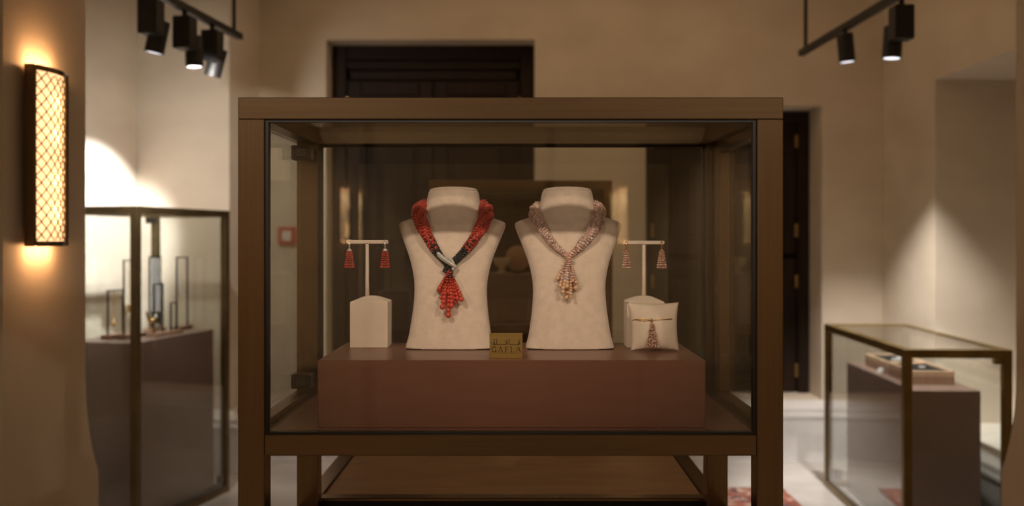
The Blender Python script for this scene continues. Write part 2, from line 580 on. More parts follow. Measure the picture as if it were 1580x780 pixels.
def show_case(name, label, x0, x1, y0, y1, s, zt, ztr, zd, zdb, zs, deck_mat, full=True):
    root = empty(name, ((x0 + x1) / 2, (y0 + y1) / 2, 0))
    tag(root, label, 'display case')
    cx, cy = (x0 + x1) / 2, (y0 + y1) / 2

    def B(nm, lo, hi, m, bevel=0.0012, parent=root):
        return bx(nm, (lo[0] - cx, lo[1] - cy, lo[2]), (hi[0] - cx, hi[1] - cy, hi[2]), m, parent, bevel)
    for xa in (x0, x1 - s):
        for ya in (y0, y1 - s):
            B('post', (xa, ya, 0.0), (xa + s, ya + s, ztr), M['bronze'])
    for ya in (y0, y1 - s):
        B('top_rail', (x0, ya, ztr), (x1, ya + s, zt), M['bronze_h'])
        B('deck_rail', (x0 + s, ya + 0.0004, zdb), (x1 - s, ya + s, zd), M['bronze_h'])
        zr = zs if ya == y0 else zs - 0.07
        B('stretcher', (x0 + s, ya + 0.004, zr - 0.035), (x1 - s, ya + s - 0.004, zr), M['bronze_h'])
    for xa in (x0, x1 - s):
        B('top_rail', (xa, y0 + s, ztr), (xa + s, y1 - s, zt), M['bronze_d'])
        B('deck_rail', (xa, y0 + s, zdb), (xa + s, y1 - s, zd), M['bronze_d'])
        B('stretcher', (xa + 0.004, y0 + s, zs - 0.035), (xa + s - 0.004, y1 - s, zs), M['bronze_d'])
    B('deck', (x0 + s, y0 + s, zd - 0.02), (x1 - s, y1 - s, zd), deck_mat)
    g = 0.004
    B('glass_pane', (x0 + s, y0 + 0.006, zd), (x1 - s, y0 + 0.006 + g, ztr), M['glass'], 0)
    B('glass_pane', (x0 + s, y1 - 0.012, zd), (x1 - s, y1 - 0.012 + g, ztr), M['glass'] if full else M['glass2'], 0)
    B('glass_pane', (x0 + 0.010, y0 + s, zd), (x0 + 0.010 + g, y1 - s, ztr), M['glass'], 0)
    B('glass_pane', (x1 - 0.010 - g, y0 + s, zd), (x1 - 0.010, y1 - s, ztr), M['glass'], 0)
    B('glass_pane', (x0 + s, y0 + s, zt - 0.012), (x1 - s, y1 - s, zt - 0.008), M['glass'], 0)
    return root, B


case, B = show_case('display_case', 'large bronze framed glass display case in front, holding the two busts',
                    CX0, CX1, CY0, CY1, S, ZT, ZTR, ZD, ZDB, 0.757, M['lacquer'])
# black seals round the front and the rear pane
for ya, w, nm in ((CY0 + 0.004, 0.0055, 'seal'), (CY1 - 0.018, 0.005, 'seal')):
    B(nm, (CX0 + S, ya, ZD), (CX0 + S + w, ya + 0.012, ZTR), M['gasket'], 0)
    B(nm, (CX1 - S - w, ya, ZD), (CX1 - S, ya + 0.012, ZTR), M['gasket'], 0)
    B(nm, (CX0 + S + w, ya, ZTR - w * 0.8), (CX1 - S - w, ya + 0.012, ZTR), M['gasket'], 0)
    B(nm, (CX0 + S + w, ya, ZD), (CX1 - S - w, ya + 0.012, ZD + w * 0.6), M['gasket'], 0)
# left side opens as a glass door on two pivot hinges; the right one sits in a slim frame
for z in (1.468, 1.018):
    B('hinge', (CX0 + 0.004, 1.955, z - 0.014), (CX0 + 0.042, 1.990, z + 0.014), M['steel'], 0.002)
    B('hinge', (CX0 + 0.012, 1.950, z - 0.010), (CX0 + 0.036, 1.957, z + 0.010), M['steel'], 0.002)
for xa in (CX0 + 0.006, CX1 - 0.032):
    B('side_sill', (xa, CY0 + S, ZD), (xa + 0.026, CY1 - S, ZD + 0.012), M['bronze_d'])
B('side_frame', (CX1 - 0.030, CY1 - S - 0.055, ZD + 0.012), (CX1 - 0.008, CY1 - S - 0.008, ZTR - 0.02), M['bronze'])
B('side_frame', (CX1 - 0.030, CY0 + S + 0.002, ZD + 0.012), (CX1 - 0.008, CY0 + S + 0.026, ZTR - 0.02), M['bronze'])
B('side_frame', (CX1 - 0.030, CY0 + S + 0.002, ZTR - 0.02), (CX1 - 0.008, CY1 - S - 0.008, ZTR), M['bronze_d'])
bm = bmesh.new()
kz = EYE - (635 - VY) / 955
cyl(bm, (CX0 - (CX0 + CX1) / 2, 1.63 - 1.8335, kz), (CX0 - 0.006 - (CX0 + CX1) / 2, 1.63 - 1.8335, kz), 0.010, n=18)
obj('lock', bm, M['steel'], case, True)

# plinth inside the case
pl = bx('display_plinth', (-0.3345, 0, 0), (0.3115, 0.280, 0.113), M['lacquer'], None, 0.0015)
pl.location = (0, 1.657, ZD)
tag(pl, 'long low reddish-brown lacquered plinth under the two busts in the front case', 'plinth')
ZP = ZD + 0.113

# low bronze topped table directly behind the case
TB = empty('console_table', (-0.0126, 2.58, 0))
tag(TB, 'low bronze topped console table standing behind the legs of the front case', 'table')
hw = 0.4385
bx('table_top', (-hw + 0.036, -0.465, 0.735), (hw - 0.036, 0.465, 0.752), M['bronze_sheet'], TB, 0.001)
for sx in (-1, 1):
    a, b = sorted((sx * hw, sx * (hw - 0.035)))
    bx('top_frame', (a, -0.50, 0.722), (b, 0.50, 0.757), M['bronze_d'], TB, 0.0012)
for ya in (-0.50, 0.466):
    bx('top_frame', (-hw + 0.035, ya, 0.750), (hw - 0.035, ya + 0.034, 0.757), M['bronze_h'], TB, 0.0012)
for sx in (-1, 1):
    for ya in (-0.50, 0.465):
        a, b = sorted((sx * hw, sx * (hw - 0.035)))
        bx('leg', (a, ya, 0.0), (b, ya + 0.035, 0.722), M['bronze'], TB, 0.0012)
bx('shade_strip', (-hw + 0.035, -0.497, 0.55), (hw - 0.035, -0.480, 0.750), M['gasket'], TB)  # black strip standing in for the shaded front of the table frame


# ------------------------------------------------------------------ necklace busts
def interp(tab, x):
    xs = [t[0] for t in tab]; ys = [t[1] for t in tab]
    return float(np.interp(x, xs, ys))


# height in picture rows of the left bust (top to bottom): half width in px, depth of centre line, half depth
PROF = [  # py, half width px, yc, half depth, exponent
    (536.5, 67.0, 1.842, 0.036, 3.2), (534.0, 67.8, 1.842, 0.037, 3.2), (526, 66.0, 1.843, 0.036, 3.0), (515, 63.2, 1.845, 0.035, 2.8),
    (500, 60.8, 1.848, 0.034, 2.7), (480, 58.0, 1.853, 0.033, 2.6), (460, 56.2, 1.858, 0.032, 2.6), (442, 55.8, 1.863, 0.032, 2.6),
    (425, 57.5, 1.868, 0.032, 2.6), (405, 62.0, 1.875, 0.033, 2.5), (388, 67.6, 1.882, 0.034, 2.5), (372, 73.8, 1.889, 0.035, 2.4),
    (360, 78.6, 1.895, 0.035, 2.4), (352, 81.4, 1.900, 0.034, 2.4), (347, 82.2, 1.903, 0.033, 2.4), (343.5, 80.6, 1.907, 0.032, 2.4),
    (340.5, 75.0, 1.911, 0.032, 2.3), (337.5, 66.0, 1.915, 0.033, 2.2), (334.5, 57.0, 1.919, 0.035, 2.1), (331, 49.5, 1.923, 0.037, 2.0),
    (326, 45.0, 1.928, 0.040, 2.0), (319, 42.8, 1.932, 0.042, 2.0), (310, 41.0, 1.936, 0.042, 2.0), (302, 39.6, 1.939, 0.041, 2.0),
    (297, 38.5, 1.940, 0.040, 2.0), (294.5, 37.2, 1.940, 0.039, 2.0)]


class Bust:
    def __init__(self, xc, label):
        self.xc = xc
        self.zs, self.ws, self.ys, self.ds, self.ns = [], [], [], [], []
        for py, hwp, yc, d, n in PROF:
            self.zs.append(EYE + (VY - py) * yc / F); self.ws.append(hwp * yc / F)
            self.ys.append(yc); self.ds.append(d); self.ns.append(n)
        self.zs[0] = ZP + 0.001
        N = 56
        dense = np.linspace(0, len(self.zs) - 1, 90)
        rings = []
        idx = np.arange(len(self.zs))

        def cub(arr):
            c = catmull([(a, 0, 0) for a in arr], 90)[:, 0]
            return c
        Z, W, Y, Dd = cub(self.zs), cub(self.ws), cub(self.ys), cub(self.ds)
        NN = np.interp(dense, idx, self.ns)
        self.Z, self.W, self.Y, self.D, self.N = Z, W, Y, Dd, NN
        base = Vector((xc, 1.842, ZP))
        for z, w, y, d, n in zip(Z, W, Y, Dd, NN):
            ring = []
            for k in range(N):
                a = 2 * PI * k / N
                ca, sa = math.cos(a), math.sin(a)
                ring.append((math.copysign(abs(ca) ** (2 / n), ca) * w, y + math.copysign(abs(sa) ** (2 / n), sa) * d - base.y, z - base.z))
            rings.append(ring)
        bm = bmesh.new()
        loft(bm, rings)
        self.o = obj('necklace_bust', bm, M['suede'], None, True)
        self.o.location = base
        tag(self.o, label, 'bust', 'cream necklace busts')
        # the neck's padded cap
        bm = bmesh.new()
        zt, wt, yt, dt = Z[-1], W[-1], Y[-1], Dd[-1]
        rr = []
        for f, h in ((0.90, -0.001), (0.955, -0.0004), (1.0, 0.0020), (0.95, 0.0035), (0.80, 0.0058), (0.55, 0.0075), (0.25, 0.0083), (0.03, 0.0085)):
            rr.append([(math.cos(2 * PI * k / N) * wt * f, yt + math.sin(2 * PI * k / N) * dt * f - base.y, zt + h - base.z) for k in range(N)])
        loft(bm, rr)
        obj('neck_cap', bm, M['suede'], self.o, True)
        bx('foot', (-0.078, -0.034, -0.0008), (0.078, 0.034, 0.002), M['wood_dark'], self.o)

    def front(self, x, z):
        w = np.interp(z, self.Z, self.W); y = np.interp(z, self.Z, self.Y)
        d = np.interp(z, self.Z, self.D); n = np.interp(z, self.Z, self.N)
        t = min(abs(x - self.xc) / w, 1.0)
        return float(y - d * (1 - t ** n) ** (1 / n))

    def on(self, px, py, lift):
        """Point in front of the bust that shows at this pixel, lifted off the cloth."""
        y = 1.86
        for _ in range(6):
            p = at(px, py, y)
            y = self.front(p.x, p.z) - lift
        return at(px, py, y)


bust_l = Bust((694.5 - VX) * 1.842 / F, 'cream suede necklace bust on the left, wearing the red coral necklace')
bust_r = Bust((879.0 - VX) * 1.842 / F, 'cream suede necklace bust on the right, wearing the pink pearl necklace')


def rope(path, radii, nstr, bead, twist, colour, wob=0.05, seed=1):
    """Twisted rope of bead strings round a path: centres, radii, colours."""
    rg = random.Random(seed)
    pts = np.array(path)
    seg = np.linalg.norm(np.diff(pts, axis=0), axis=1)
    s = np.concatenate([[0], np.cumsum(seg)])
    L = s[-1]
    # parallel transported frame
    T = np.gradient(pts, axis=0); T /= np.linalg.norm(T, axis=1)[:, None]
    Nn = np.zeros_like(pts); v = np.array([0, -1.0, 0.2])
    for i in range(len(pts)):
        v = v - T[i] * v.dot(T[i]); v /= np.linalg.norm(v); Nn[i] = v
    Bn = np.cross(T, Nn)
    C, R, K = [], [], []
    for j in range(nstr):
        ph = 2 * PI * j / nstr
        ph2 = rg.uniform(0, 2 * PI); ph3 = rg.uniform(0, 2 * PI)
        u = rg.uniform(0, bead)
        while u < L:
            p = np.array([np.interp(u, s, pts[:, k]) for k in range(3)])
            n = np.array([np.interp(u, s, Nn[:, k]) for k in range(3)])
            b = np.array([np.interp(u, s, Bn[:, k]) for k in range(3)])
            rad = np.interp(u / L, np.linspace(0, 1, len(radii)), radii)
            bulge = 1 + 0.13 * math.cos(4 * ph)      # four thicker plies in the twist
            r = (rad - bead * 0.5) * bulge * (1 + wob * math.sin(u * 190 + ph2) * 0.5)
            a = ph + twist * u + 0.05 * math.sin(u * 120 + ph3)
            br = bead * 0.5 * rg.uniform(0.86, 1.10)
            C.append(p + (n * math.cos(a) + b * math.sin(a)) * r)
            R.append(br)
            K.append(colour(u / L, j, rg))
            u += br * 2.02
    return C, R, K


def coral_colour(t, j, rg):
    # black beads at the two lower ends, mixing into the coral above them
    e = min(t, 1 - t)
    if e < 0.07 or (e < 0.135 and rg.random() < (0.135 - e) / 0.065 * 0.6):
        return (0.012, 0.016, 0.018)
    k = rg.uniform(0.8, 1.1) * (0.72, 1.0, 1.12, 0.9)[j % 4]
    return (0.52 * k, 0.048 * k, 0.033 * k)


def pearl_colour(t, j, rg):
    k = rg.uniform(0.75, 1.12)
    pal = ((0.66, 0.36, 0.28), (0.60, 0.38, 0.36), (0.70, 0.43, 0.33), (0.50, 0.29, 0.25), (0.76, 0.60, 0.54))
    c = pal[j % 5] if rg.random() < 0.6 else rg.choice(pal)
    return tuple(min(0.9, x * k) for x in c)


def necklace(bust, name, label, left, right, back, radii, nstr, bead, twist, colour, mat, group, seed, core):
    root = empty(name, (bust.xc, 1.80, ZP + 0.16))
    tag(root, label, 'necklace', group)
    org = np.array(root.location)
    P = [bust.on(px, py, l) if isinstance(l, float) else at(px, py, l[0]) for px, py, l in left]
    P += [at(px, py, y) for px, py, y in back]
    P += [bust.on(px, py, l) if isinstance(l, float) else at(px, py, l[0]) for px, py, l in right]
    path = catmull([tuple(p) for p in P], 160)
    C, R, K = rope(path, radii, nstr, bead, twist, colour, seed=seed)
    o = beads('bead_rope', np.array(C) - org, R, K, mat, root)
    o['kind'] = 'stuff'
    bm = bmesh.new()
    n = len(path)
    tube(bm, [tuple(p - org) for p in path], [max(0.0015, np.interp(i / (n - 1), np.linspace(0, 1, len(radii)), radii) - bead * 1.05) for i in range(n)], 10)
    obj('core', bm, core, root, True)
    return root, org


# rope from the knot up the left side, round the back of the neck, down the right side
coral, corg = necklace(
    bust_l, 'coral_necklace', 'red coral bead rope necklace with black ends and tassel on the left bust',
    left=[(692, 410, 0.006), (684, 400, 0.008), (675, 390, 0.009), (666, 376, 0.010), (657, 359, 0.011), (650, 343, (1.872,)), (646.5, 330, (1.895,))],
    back=[(652, 322, 1.935), (668, 318, 1.985), (700, 314, 2.0), (731, 318, 1.985), (746, 322, 1.935)],
    right=[(750.5, 331, (1.895,)), (746, 344, (1.872,)), (737, 360, 0.011), (727, 375, 0.010), (716, 388, 0.009), (705, 399, 0.008), (695, 408, 0.006)],
    radii=[0.0065, 0.0085, 0.0115, 0.0140, 0.0155, 0.0165, 0.0165, 0.016, 0.016, 0.0165, 0.0165, 0.0155, 0.0140, 0.0115, 0.0090, 0.0065],
    nstr=17, bead=0.0056, twist=34, colour=coral_colour, mat=M['coral'], group='bead rope necklaces on the busts', seed=3, core=M['coral_dark'])
pearl, porg = necklace(
    bust_r, 'pearl_necklace', 'pink pearl bead rope necklace with golden pearl tassel on the right bust',
    left=[(877, 396, 0.005), (868, 389, 0.007), (856, 378, 0.008), (843, 363, 0.009), (832, 346, 0.010), (825.5, 334, (1.882,)), (825, 326, (1.905,))],
    back=[(830, 320, 1.945), (845, 317, 1.985), (874, 314, 1.997), (903, 317, 1.985), (918, 320, 1.945)],
    right=[(924, 328, (1.905,)), (922, 340, (1.882,)), (914, 356, 0.010), (904, 370, 0.010), (893, 382, 0.008), (884, 390, 0.007), (877, 397, 0.005)],
    radii=[0.0055, 0.0075, 0.0095, 0.0110, 0.0115, 0.0120, 0.0125, 0.0125, 0.0125, 0.0125, 0.0135, 0.0140, 0.0135, 0.0120, 0.0090, 0.0055],
    nstr=15, bead=0.0050, twist=-36, colour=pearl_colour, mat=M['pearl'], group='bead rope necklaces on the busts', seed=5, core=M['pearl_mauve'])


def tassel(bust, root, org, top, ends, r0, r1, pick, small_mat, small_col, seed):
    """Strings of growing beads that hang from the knot; small ones joined, large ones single."""
    rg = random.Random(seed)
    C, R, K = [], [], []
    for i, (ex, ey, big) in enumerate(ends):
        lay = 0.004 + 0.006 * (i % 3)
        t = 0.0
        a = bust.on(*top, 0.006)
        b = bust.on(ex, ey, lay + r1 * 0.4)
        L = (b - a).length
        while t < 1.0:
            r = r0 + (r1 * big - r0) * t ** 1.5
            r *= rg.uniform(0.93, 1.05)
            px = top[0] + (ex - top[0]) * (t ** 0.85) + rg.uniform(-0.4, 0.4)
            py = top[1] + (ey - top[1]) * t
            c = np.array(bust.on(px, py, 0.0015 + lay * (0.6 + 0.4 * t) + r * 0.6)) - org
            if r > 0.0029:
                one_bead(c, r, pick(t, rg), root)
            else:
                C.append(c); R.append(r); K.append(small_col(t, rg))
            t += r * 1.96 / L
    o = beads('tassel_string', C, R, K, small_mat, root)
    o['kind'] = 'stuff'


tassel(bust_l, coral, corg, (693.5, 417),
       [(674, 454, 1.0), (680, 463, 0.95), (683, 473, 1.12), (690, 470, 1.0), (692, 487, 1.15), (697, 474, 1.05), (703, 468, 0.9),
        (707, 463, 1.0), (714, 467, 1.05), (687, 462, 0.9), (700, 462, 0.9), (677, 447, 0.8), (709, 455, 0.8), (691, 455, 0.85)],
       0.0021, 0.0050, lambda t, rg: M['coral_dark'] if (t < 0.35 and rg.random() < 0.4) else M['coral_one'], M['coral'],
       lambda t, rg: (0.015, 0.015, 0.015) if rg.random() < max(0, 0.8 - t * 3.2) else tuple(c * rg.uniform(0.7, 1.1) for c in (0.42, 0.034, 0.022)), 11)
tassel(bust_r, pearl, porg, (877, 400),
       [(858, 434, 1.0), (863, 446, 1.0), (868, 452, 1.0), (874, 464, 1.25), (879, 455, 0.95), (882, 460, 0.7), (888, 447, 1.0), (885, 438, 1.0),
        (875, 443, 1.0), (866, 430, 0.85), (881, 446, 0.8), (889, 436, 0.7), (871, 438, 0.8)],
       0.0021, 0.0047, lambda t, rg: M['pearl_gold'] if t > 0.72 else rg.choice((M['pearl_pink'], M['pearl_mauve'], M['pearl_pink'])), M['pearl'],
       lambda t, rg: pearl_colour(t, 0, rg), 12)
# silver pave clasp crossing the knot of the coral necklace: a slim band of tiny stones and a ring round the knot
def pave(t, j, rg):
    k = rg.uniform(0.55, 1.0)
    return (0.86 * k, 0.80 * k, 0.77 * k)


for pts, rad in ((((675, 391, 0.014), (682, 397, 0.0165), (690, 402.5, 0.0175), (697, 407, 0.0175), (702, 411, 0.014)), 0.0046),
                 (((688, 397, 0.017), (693.5, 398.6, 0.019), (698, 403, 0.019), (700.5, 411, 0.015), (698, 416, 0.012)), 0.0030)):
    P_ = catmull([tuple(np.array(bust_l.on(*q)) - corg) for q in pts], 30)
    C, R, K = rope(P_, [rad * 0.85, rad, rad, rad, rad * 0.85], 11, 0.0021, 12, pave, wob=0.02, seed=9)
    o = beads('clasp', C, R, K, M['pave'], coral)
    o['kind'] = 'stuff'
    bm = bmesh.new(); tube(bm, [tuple(q) for q in P_], rad * 0.72, 10)
    obj('clasp_band', bm, M['silver'], coral, True)
C, R, K = [], [], []
for i in range(90):
    px = rnd.gauss(693, 3.4); py = rnd.uniform(406, 421)
    C.append(np.array(bust_l.on(px, py, rnd.uniform(0.006, 0.013))) - corg); R.append(0.0022); K.append((0.012, 0.015, 0.017) if rnd.random() < 0.85 else (0.4, 0.03, 0.02))
beads('knot', C, R, K, M['coral'], coral)['kind'] = 'stuff'
C, R, K = [], [], []
for i in range(70):
    px = rnd.gauss(877, 2.6); py = rnd.uniform(391, 404)
    C.append(np.array(bust_r.on(px, py, rnd.uniform(0.005, 0.011))) - porg); R.append(0.0021); K.append(pearl_colour(0, 0, rnd))
beads('knot', C, R, K, M['pearl'], pearl)['kind'] = 'stuff'


# ------------------------------------------------------------------ earring stands and earrings
def earring_stand(xc, yf, label, bar_px, bar_py, post_px):
    root = empty('earring_stand', (xc, yf + 0.03, ZP))
    tag(root, label, 'earring stand', 'cream T-bar earring stands')
    w, d = 0.0348, 0.030
    yb = yf + 0.03
    zt = EYE + (VY - 466) * yf / F - ZP
    bm = bmesh.new()
    N = 10
    # block with a top that swells towards the pole
    rings = [[(-w, -d, 0.0005), (w, -d, 0.0005), (w, d, 0.0005), (-w, d, 0.0005)],
             [(-w, -d, zt), (w, -d, zt), (w, d, zt), (-w, d, zt)],
             [(-w + 0.002, -d + 0.002, zt + 0.0015), (w - 0.002, -d + 0.002, zt + 0.0015), (w - 0.002, d - 0.002, zt + 0.0015), (-w + 0.002, d - 0.002, zt + 0.0015)],
             [(-0.016, -0.010, zt + 0.0075), (0.016, -0.010, zt + 0.0075), (0.016, 0.012, zt + 0.0085), (-0.016, 0.012, zt + 0.0085)],
             [(-0.006, -0.004, zt + 0.0105), (0.006, -0.004, zt + 0.0105), (0.006, 0.006, zt + 0.0105), (-0.006, 0.006, zt + 0.0105)]]
    loft(bm, rings)
    obj('base', bm, M['satin'], root)
    zb = EYE + (VY - bar_py) * yb / F - ZP
    xp = (post_px - VX) * yb / F - xc
    bm = bmesh.new()
    loft(bm, [[(xp + r * math.cos(2 * PI * k / 10), r * 0.8 * math.sin(2 * PI * k / 10), z) for k in range(10)] for r, z in ((0.0042, zt + 0.006), (0.0036, zt + 0.03), (0.0032, zb - 0.003))])
    obj('post', bm, M['satin'], root, True)
    x0 = (bar_px[0] - VX) * yb / F - xc; x1 = (bar_px[1] - VX) * yb / F - xc
    bx('crossbar', (x0, -0.004, zb - 0.0035), (x1, 0.004, zb + 0.0035), M['satin'], root, 0.0012)
    return root, yb


st1, ye = earring_stand((569 - VX) * 1.845 / F, 1.845, 'cream earring stand on the left with red coral earrings on its bar', (535, 599), 373, 566.5)
st2, ye2 = earring_stand((996.5 - VX) * 1.845 / F, 1.845, 'cream earring stand on the right, behind the small pillow, with pearl earrings', (962, 1025), 374, 993.5)


def earring(px, py0, py1, y, label, group, mat, colour, metal, wtop, wbot, seed):
    y -= 0.009
    p = at(px, py0, y)
    s = y / F
    H = (py1 - py0) * s
    root = empty('earring', (p.x, p.y, p.z - H))
    tag(root, label, 'earring', group)
    bm = bmesh.new()
    hk = 0.23 * H
    tube(bm, [(0, 0.0085, H + 0.0045), (0, 0.001, H + 0.0035), (0, -0.0005, H - 0.002), (0, 0, H - hk)], 0.0011, 8)
    ball(bm, (0, -0.0008, H - hk * 0.25), 0.0026, 1)
    ball(bm, (0, 0, H - hk * 0.65), 0.0020, 1)
    obj('hook', bm, metal, root, True)
    bm = bmesh.new()
    lathe(bm, [(0.0008, H - hk + 0.001), (0.0030, H - hk), (wtop * s * 0.5, H - hk - 0.0045)], (0, 0, 0), 14)
    obj('cap', bm, metal, root, True)
    rg = random.Random(seed)
    C, R, K = [], [], []
    rows = 8
    z = H - hk - 0.0055
    for ring in range(2):
        z = H - hk - 0.0055
        t = 0
        while z > 0.0015:
            t = 1 - z / (H - hk)
            br = 0.0016 + 0.0011 * t
            rr = (wtop + (wbot - wtop) * t) * s * 0.5 - br
            rr *= (1.0, 0.5)[ring]
            n = max(5, int(2 * PI * rr / (br * 2.15)))
            n = 9 if ring == 0 else 5
            for k in range(n):
                a = 2 * PI * k / n + rg.uniform(-0.08, 0.08)
                C.append((rr * math.cos(a), rr * math.sin(a), z)); R.append(br * rg.uniform(0.9, 1.08)); K.append(colour(0.5, 0, rg))
            z -= br * 1.95
    o = beads('tassel', C, R, K, mat, root)
    o['kind'] = 'stuff'
    return root


def coral_mid(t, j, rg):
    k = rg.uniform(0.7, 1.12)
    return (0.50 * k, 0.045 * k, 0.028 * k)


earring(539, 374, 416, ye, 'red coral tassel earring hanging at the left end of the left stand', 'red coral tassel earrings', M['coral'], coral_mid, M['silver'], 9, 18, 21)
earring(594, 374, 415, ye, 'red coral tassel earring hanging at the right end of the left stand', 'red coral tassel earrings', M['coral'], coral_mid, M['silver'], 9, 17, 22)
earring(966.5, 375, 415, ye2, 'pink pearl tassel earring hanging at the left end of the right stand', 'pink pearl tassel earrings', M['pearl'], pearl_colour, M['rose_gold'], 8, 16, 23)
earring(1021, 375, 415, ye2, 'pink pearl tassel earring hanging at the right end of the right stand', 'pink pearl tassel earrings', M['pearl'], pearl_colour, M['rose_gold'], 8, 18, 24)

# ------------------------------------------------------------------ pillow and bracelet
yp = 1.797
pc = at(1009, 503, yp)
ph = 0.0445


def pillow_y(u, v):
    """Half thickness of the pillow at (u, v) in -1..1."""
    return 0.021 * ((1 - u * u) ** 0.55) * ((1 - v * v) ** 0.55)


bm = bmesh.new()
n = 30
grid = {}
for side in (-1, 1):
    for i in range(n + 1):
        for j in range(n + 1):
            u, v = -1 + 2 * i / n, -1 + 2 * j / n
            edge = (i in (0, n)) or (j in (0, n))
            if edge and side == 1:
                grid[side, i, j] = grid[-1, i, j]; continue
            pin = 1 - 0.085 * (1 - v * v) if True else 1       # sides drawn in between the pointed corners
            pin2 = 1 - 0.075 * (1 - u * u)
            x = u * 0.0455 * pin; z = v * 0.0430 * pin2
            x += 0.0015 * v * u
            grid[side, i, j] = bm.verts.new((x, side * pillow_y(u, v) + z * 0.30, z))
for side in (-1, 1):
    for i in range(n):
        for j in range(n):
            f = (grid[side, i, j], grid[side, i + 1, j], grid[side, i + 1, j + 1], grid[side, i, j + 1])
            if len(set(f)) == 4:
                bm.faces.new(f)
plw = obj('jewellery_pillow', bm, M['satin'], None, True)
plw.location = (pc.x, yp, ZP + 0.0436)
tag(plw, 'small cream jewellery pillow leaning against the right earring stand', 'pillow')

br = empty('bracelet', (pc.x, yp - 0.03, ZP + 0.05))
tag(br, 'thin gold bracelet with pink pearl tassel tied around the small pillow', 'bracelet')


def on_pillow(px, py, lift=0.0):
    y = yp - 0.02
    for _ in range(6):
        p = at(px, py, y)
        v = max(-1, min(1, (p.z - ZP - 0.0436) / 0.0430)); u = max(-1, min(1, (p.x - pc.x) / 0.0420))
        y = yp - pillow_y(u, v) + (p.z - ZP - 0.0436) * 0.30 - lift
    return at(px, py, y) - Vector(br.location)


bm = bmesh.new()
tube(bm, [tuple(on_pillow(px, py, 0.0012)) for px, py in ((975.5, 494), (980, 492.6), (986, 491.9), (993, 491.8), (1000, 493), (1006, 494), (1013, 493), (1021, 492.4), (1029, 492.3), (1035, 491.8), (1037, 491.6))], 0.00085, 8)
tube(bm, [tuple(on_pillow(px, py, 0.0016)) for px, py in ((981, 493), (988, 494.4), (995, 494.6), (1002, 493.6))], 0.0007, 6)
obj('chain', bm, M['gold'], br, True)
C, R, K = [], [], []
rg = random.Random(4)
for i in range(240):
    t = rg.random() ** 0.75
    py = 498 + 38 * t
    hwp = 2.2 + 7.2 * t ** 0.9
    px = 1006.5 + rg.uniform(-hwp, hwp)
    C.append(tuple(on_pillow(px, py, 0.0015 + rg.uniform(0, 0.004)))); R.append(rg.uniform(0.0011, 0.0016) * (1 + 0.25 * t))
    K.append(pearl_colour(0, 0, rg) if rg.random() < 0.6 else (0.42, 0.20, 0.15))
beads('tassel', C, R, K, M['pearl'], br)['kind'] = 'stuff'
bm = bmesh.new()
ball(bm, on_pillow(1005, 493.6, 0.0025), 0.0030, 2)
tube(bm, [tuple(on_pillow(px, py, 0.002)) for px, py in ((1006, 494), (1006.5, 500))], 0.0013, 8)
obj('clasp', bm, M['rose_gold'], br, True)

# ------------------------------------------------------------------ name plaque
yq = 1.676
q0 = at(755.5, 553, yq); q1 = at(806.5, 513.5, yq)
plq = bx('name_plaque', (q0.x, 0, 0), (q1.x, 0.006, q1.z - ZP), M['brass'], None, 0.0008)
plq.location = (0, yq, ZP)
tag(plq, 'small brass name plaque lettered GAFLA standing between the two busts', 'plaque')


def strokes(bm, polys, wd, y=-0.0004):
    """Flat pen strokes given in picture pixels, laid proud on the plaque's face."""
    for pl_, w in polys:
        pts = []
        for px, py in pl_:
            p = at(px, py, yq)
            pts.append(Vector((p.x, y, p.z - ZP)))
        for a, b in zip(pts, pts[1:]):
            d = (b - a)
            if d.length < 1e-7: continue
            nrm = Vector((-d.z, 0, d.x)).normalized() * (w * yq / F / 2)
            e = d.normalized() * (w * yq / F / 2) * 0.6
            vs = [bm.verts.new(p) for p in (a - e + nrm, b + e + nrm, b + e - nrm, a - e - nrm)]
            vt = [bm.verts.new(v.co + Vector((0, 0.0006, 0))) for v in vs]
            bm.faces.new(vs); bm.faces.new(vt[::-1])
            for k in range(4):
                bm.faces.new((vs[k], vs[(k + 1) % 4], vt[(k + 1) % 4], vt[k]))


def zz(x, y):     # coordinates read off an enlargement of the plaque (13 px to one)
    return (740 + x / 13.0, 500 + y / 13.0)


def arc(cx, cy, rx, ry, a0, a1, n=12):
    return [zz(cx + rx * math.cos(math.radians(a0 + (a1 - a0) * k / n)), cy + ry * math.sin(math.radians(a0 + (a1 - a0) * k / n))) for k in range(n + 1)]


L = []
T, t_ = 1.25, 0.55
# G
L += [(arc(288, 502, 40, 52, -40, -320), T * 0.9), ([zz(318, 462), zz(318, 448)], t_), ([zz(328, 510), zz(328, 552)], T), ([zz(302, 510), zz(334, 510)], t_)]
# A (twice), F, L
for ax in (420, 780):
    L += [([zz(ax, 446), zz(ax - 40, 555)], t_), ([zz(ax, 446), zz(ax + 38, 555)], T), ([zz(ax - 26, 520), zz(ax + 24, 520)], t_),
          ([zz(ax - 52, 556), zz(ax - 26, 556)], t_), ([zz(ax + 24, 556), zz(ax + 52, 556)], t_)]
L += [([zz(524, 450), zz(524, 556)], T), ([zz(508, 450), zz(580, 450)], t_), ([zz(580, 448), zz(580, 470)], t_), ([zz(524, 500), zz(564, 500)], t_), ([zz(508, 556), zz(542, 556)], t_)]
L += [([zz(634, 450), zz(634, 556)], T), ([zz(616, 450), zz(652, 450)], t_), ([zz(616, 556), zz(690, 556)], t_), ([zz(692, 556), zz(692, 532)], t_)]
bm = bmesh.new()
strokes(bm, L, 1)
obj('lettering', bm, M['engraving'], plq)
A = []
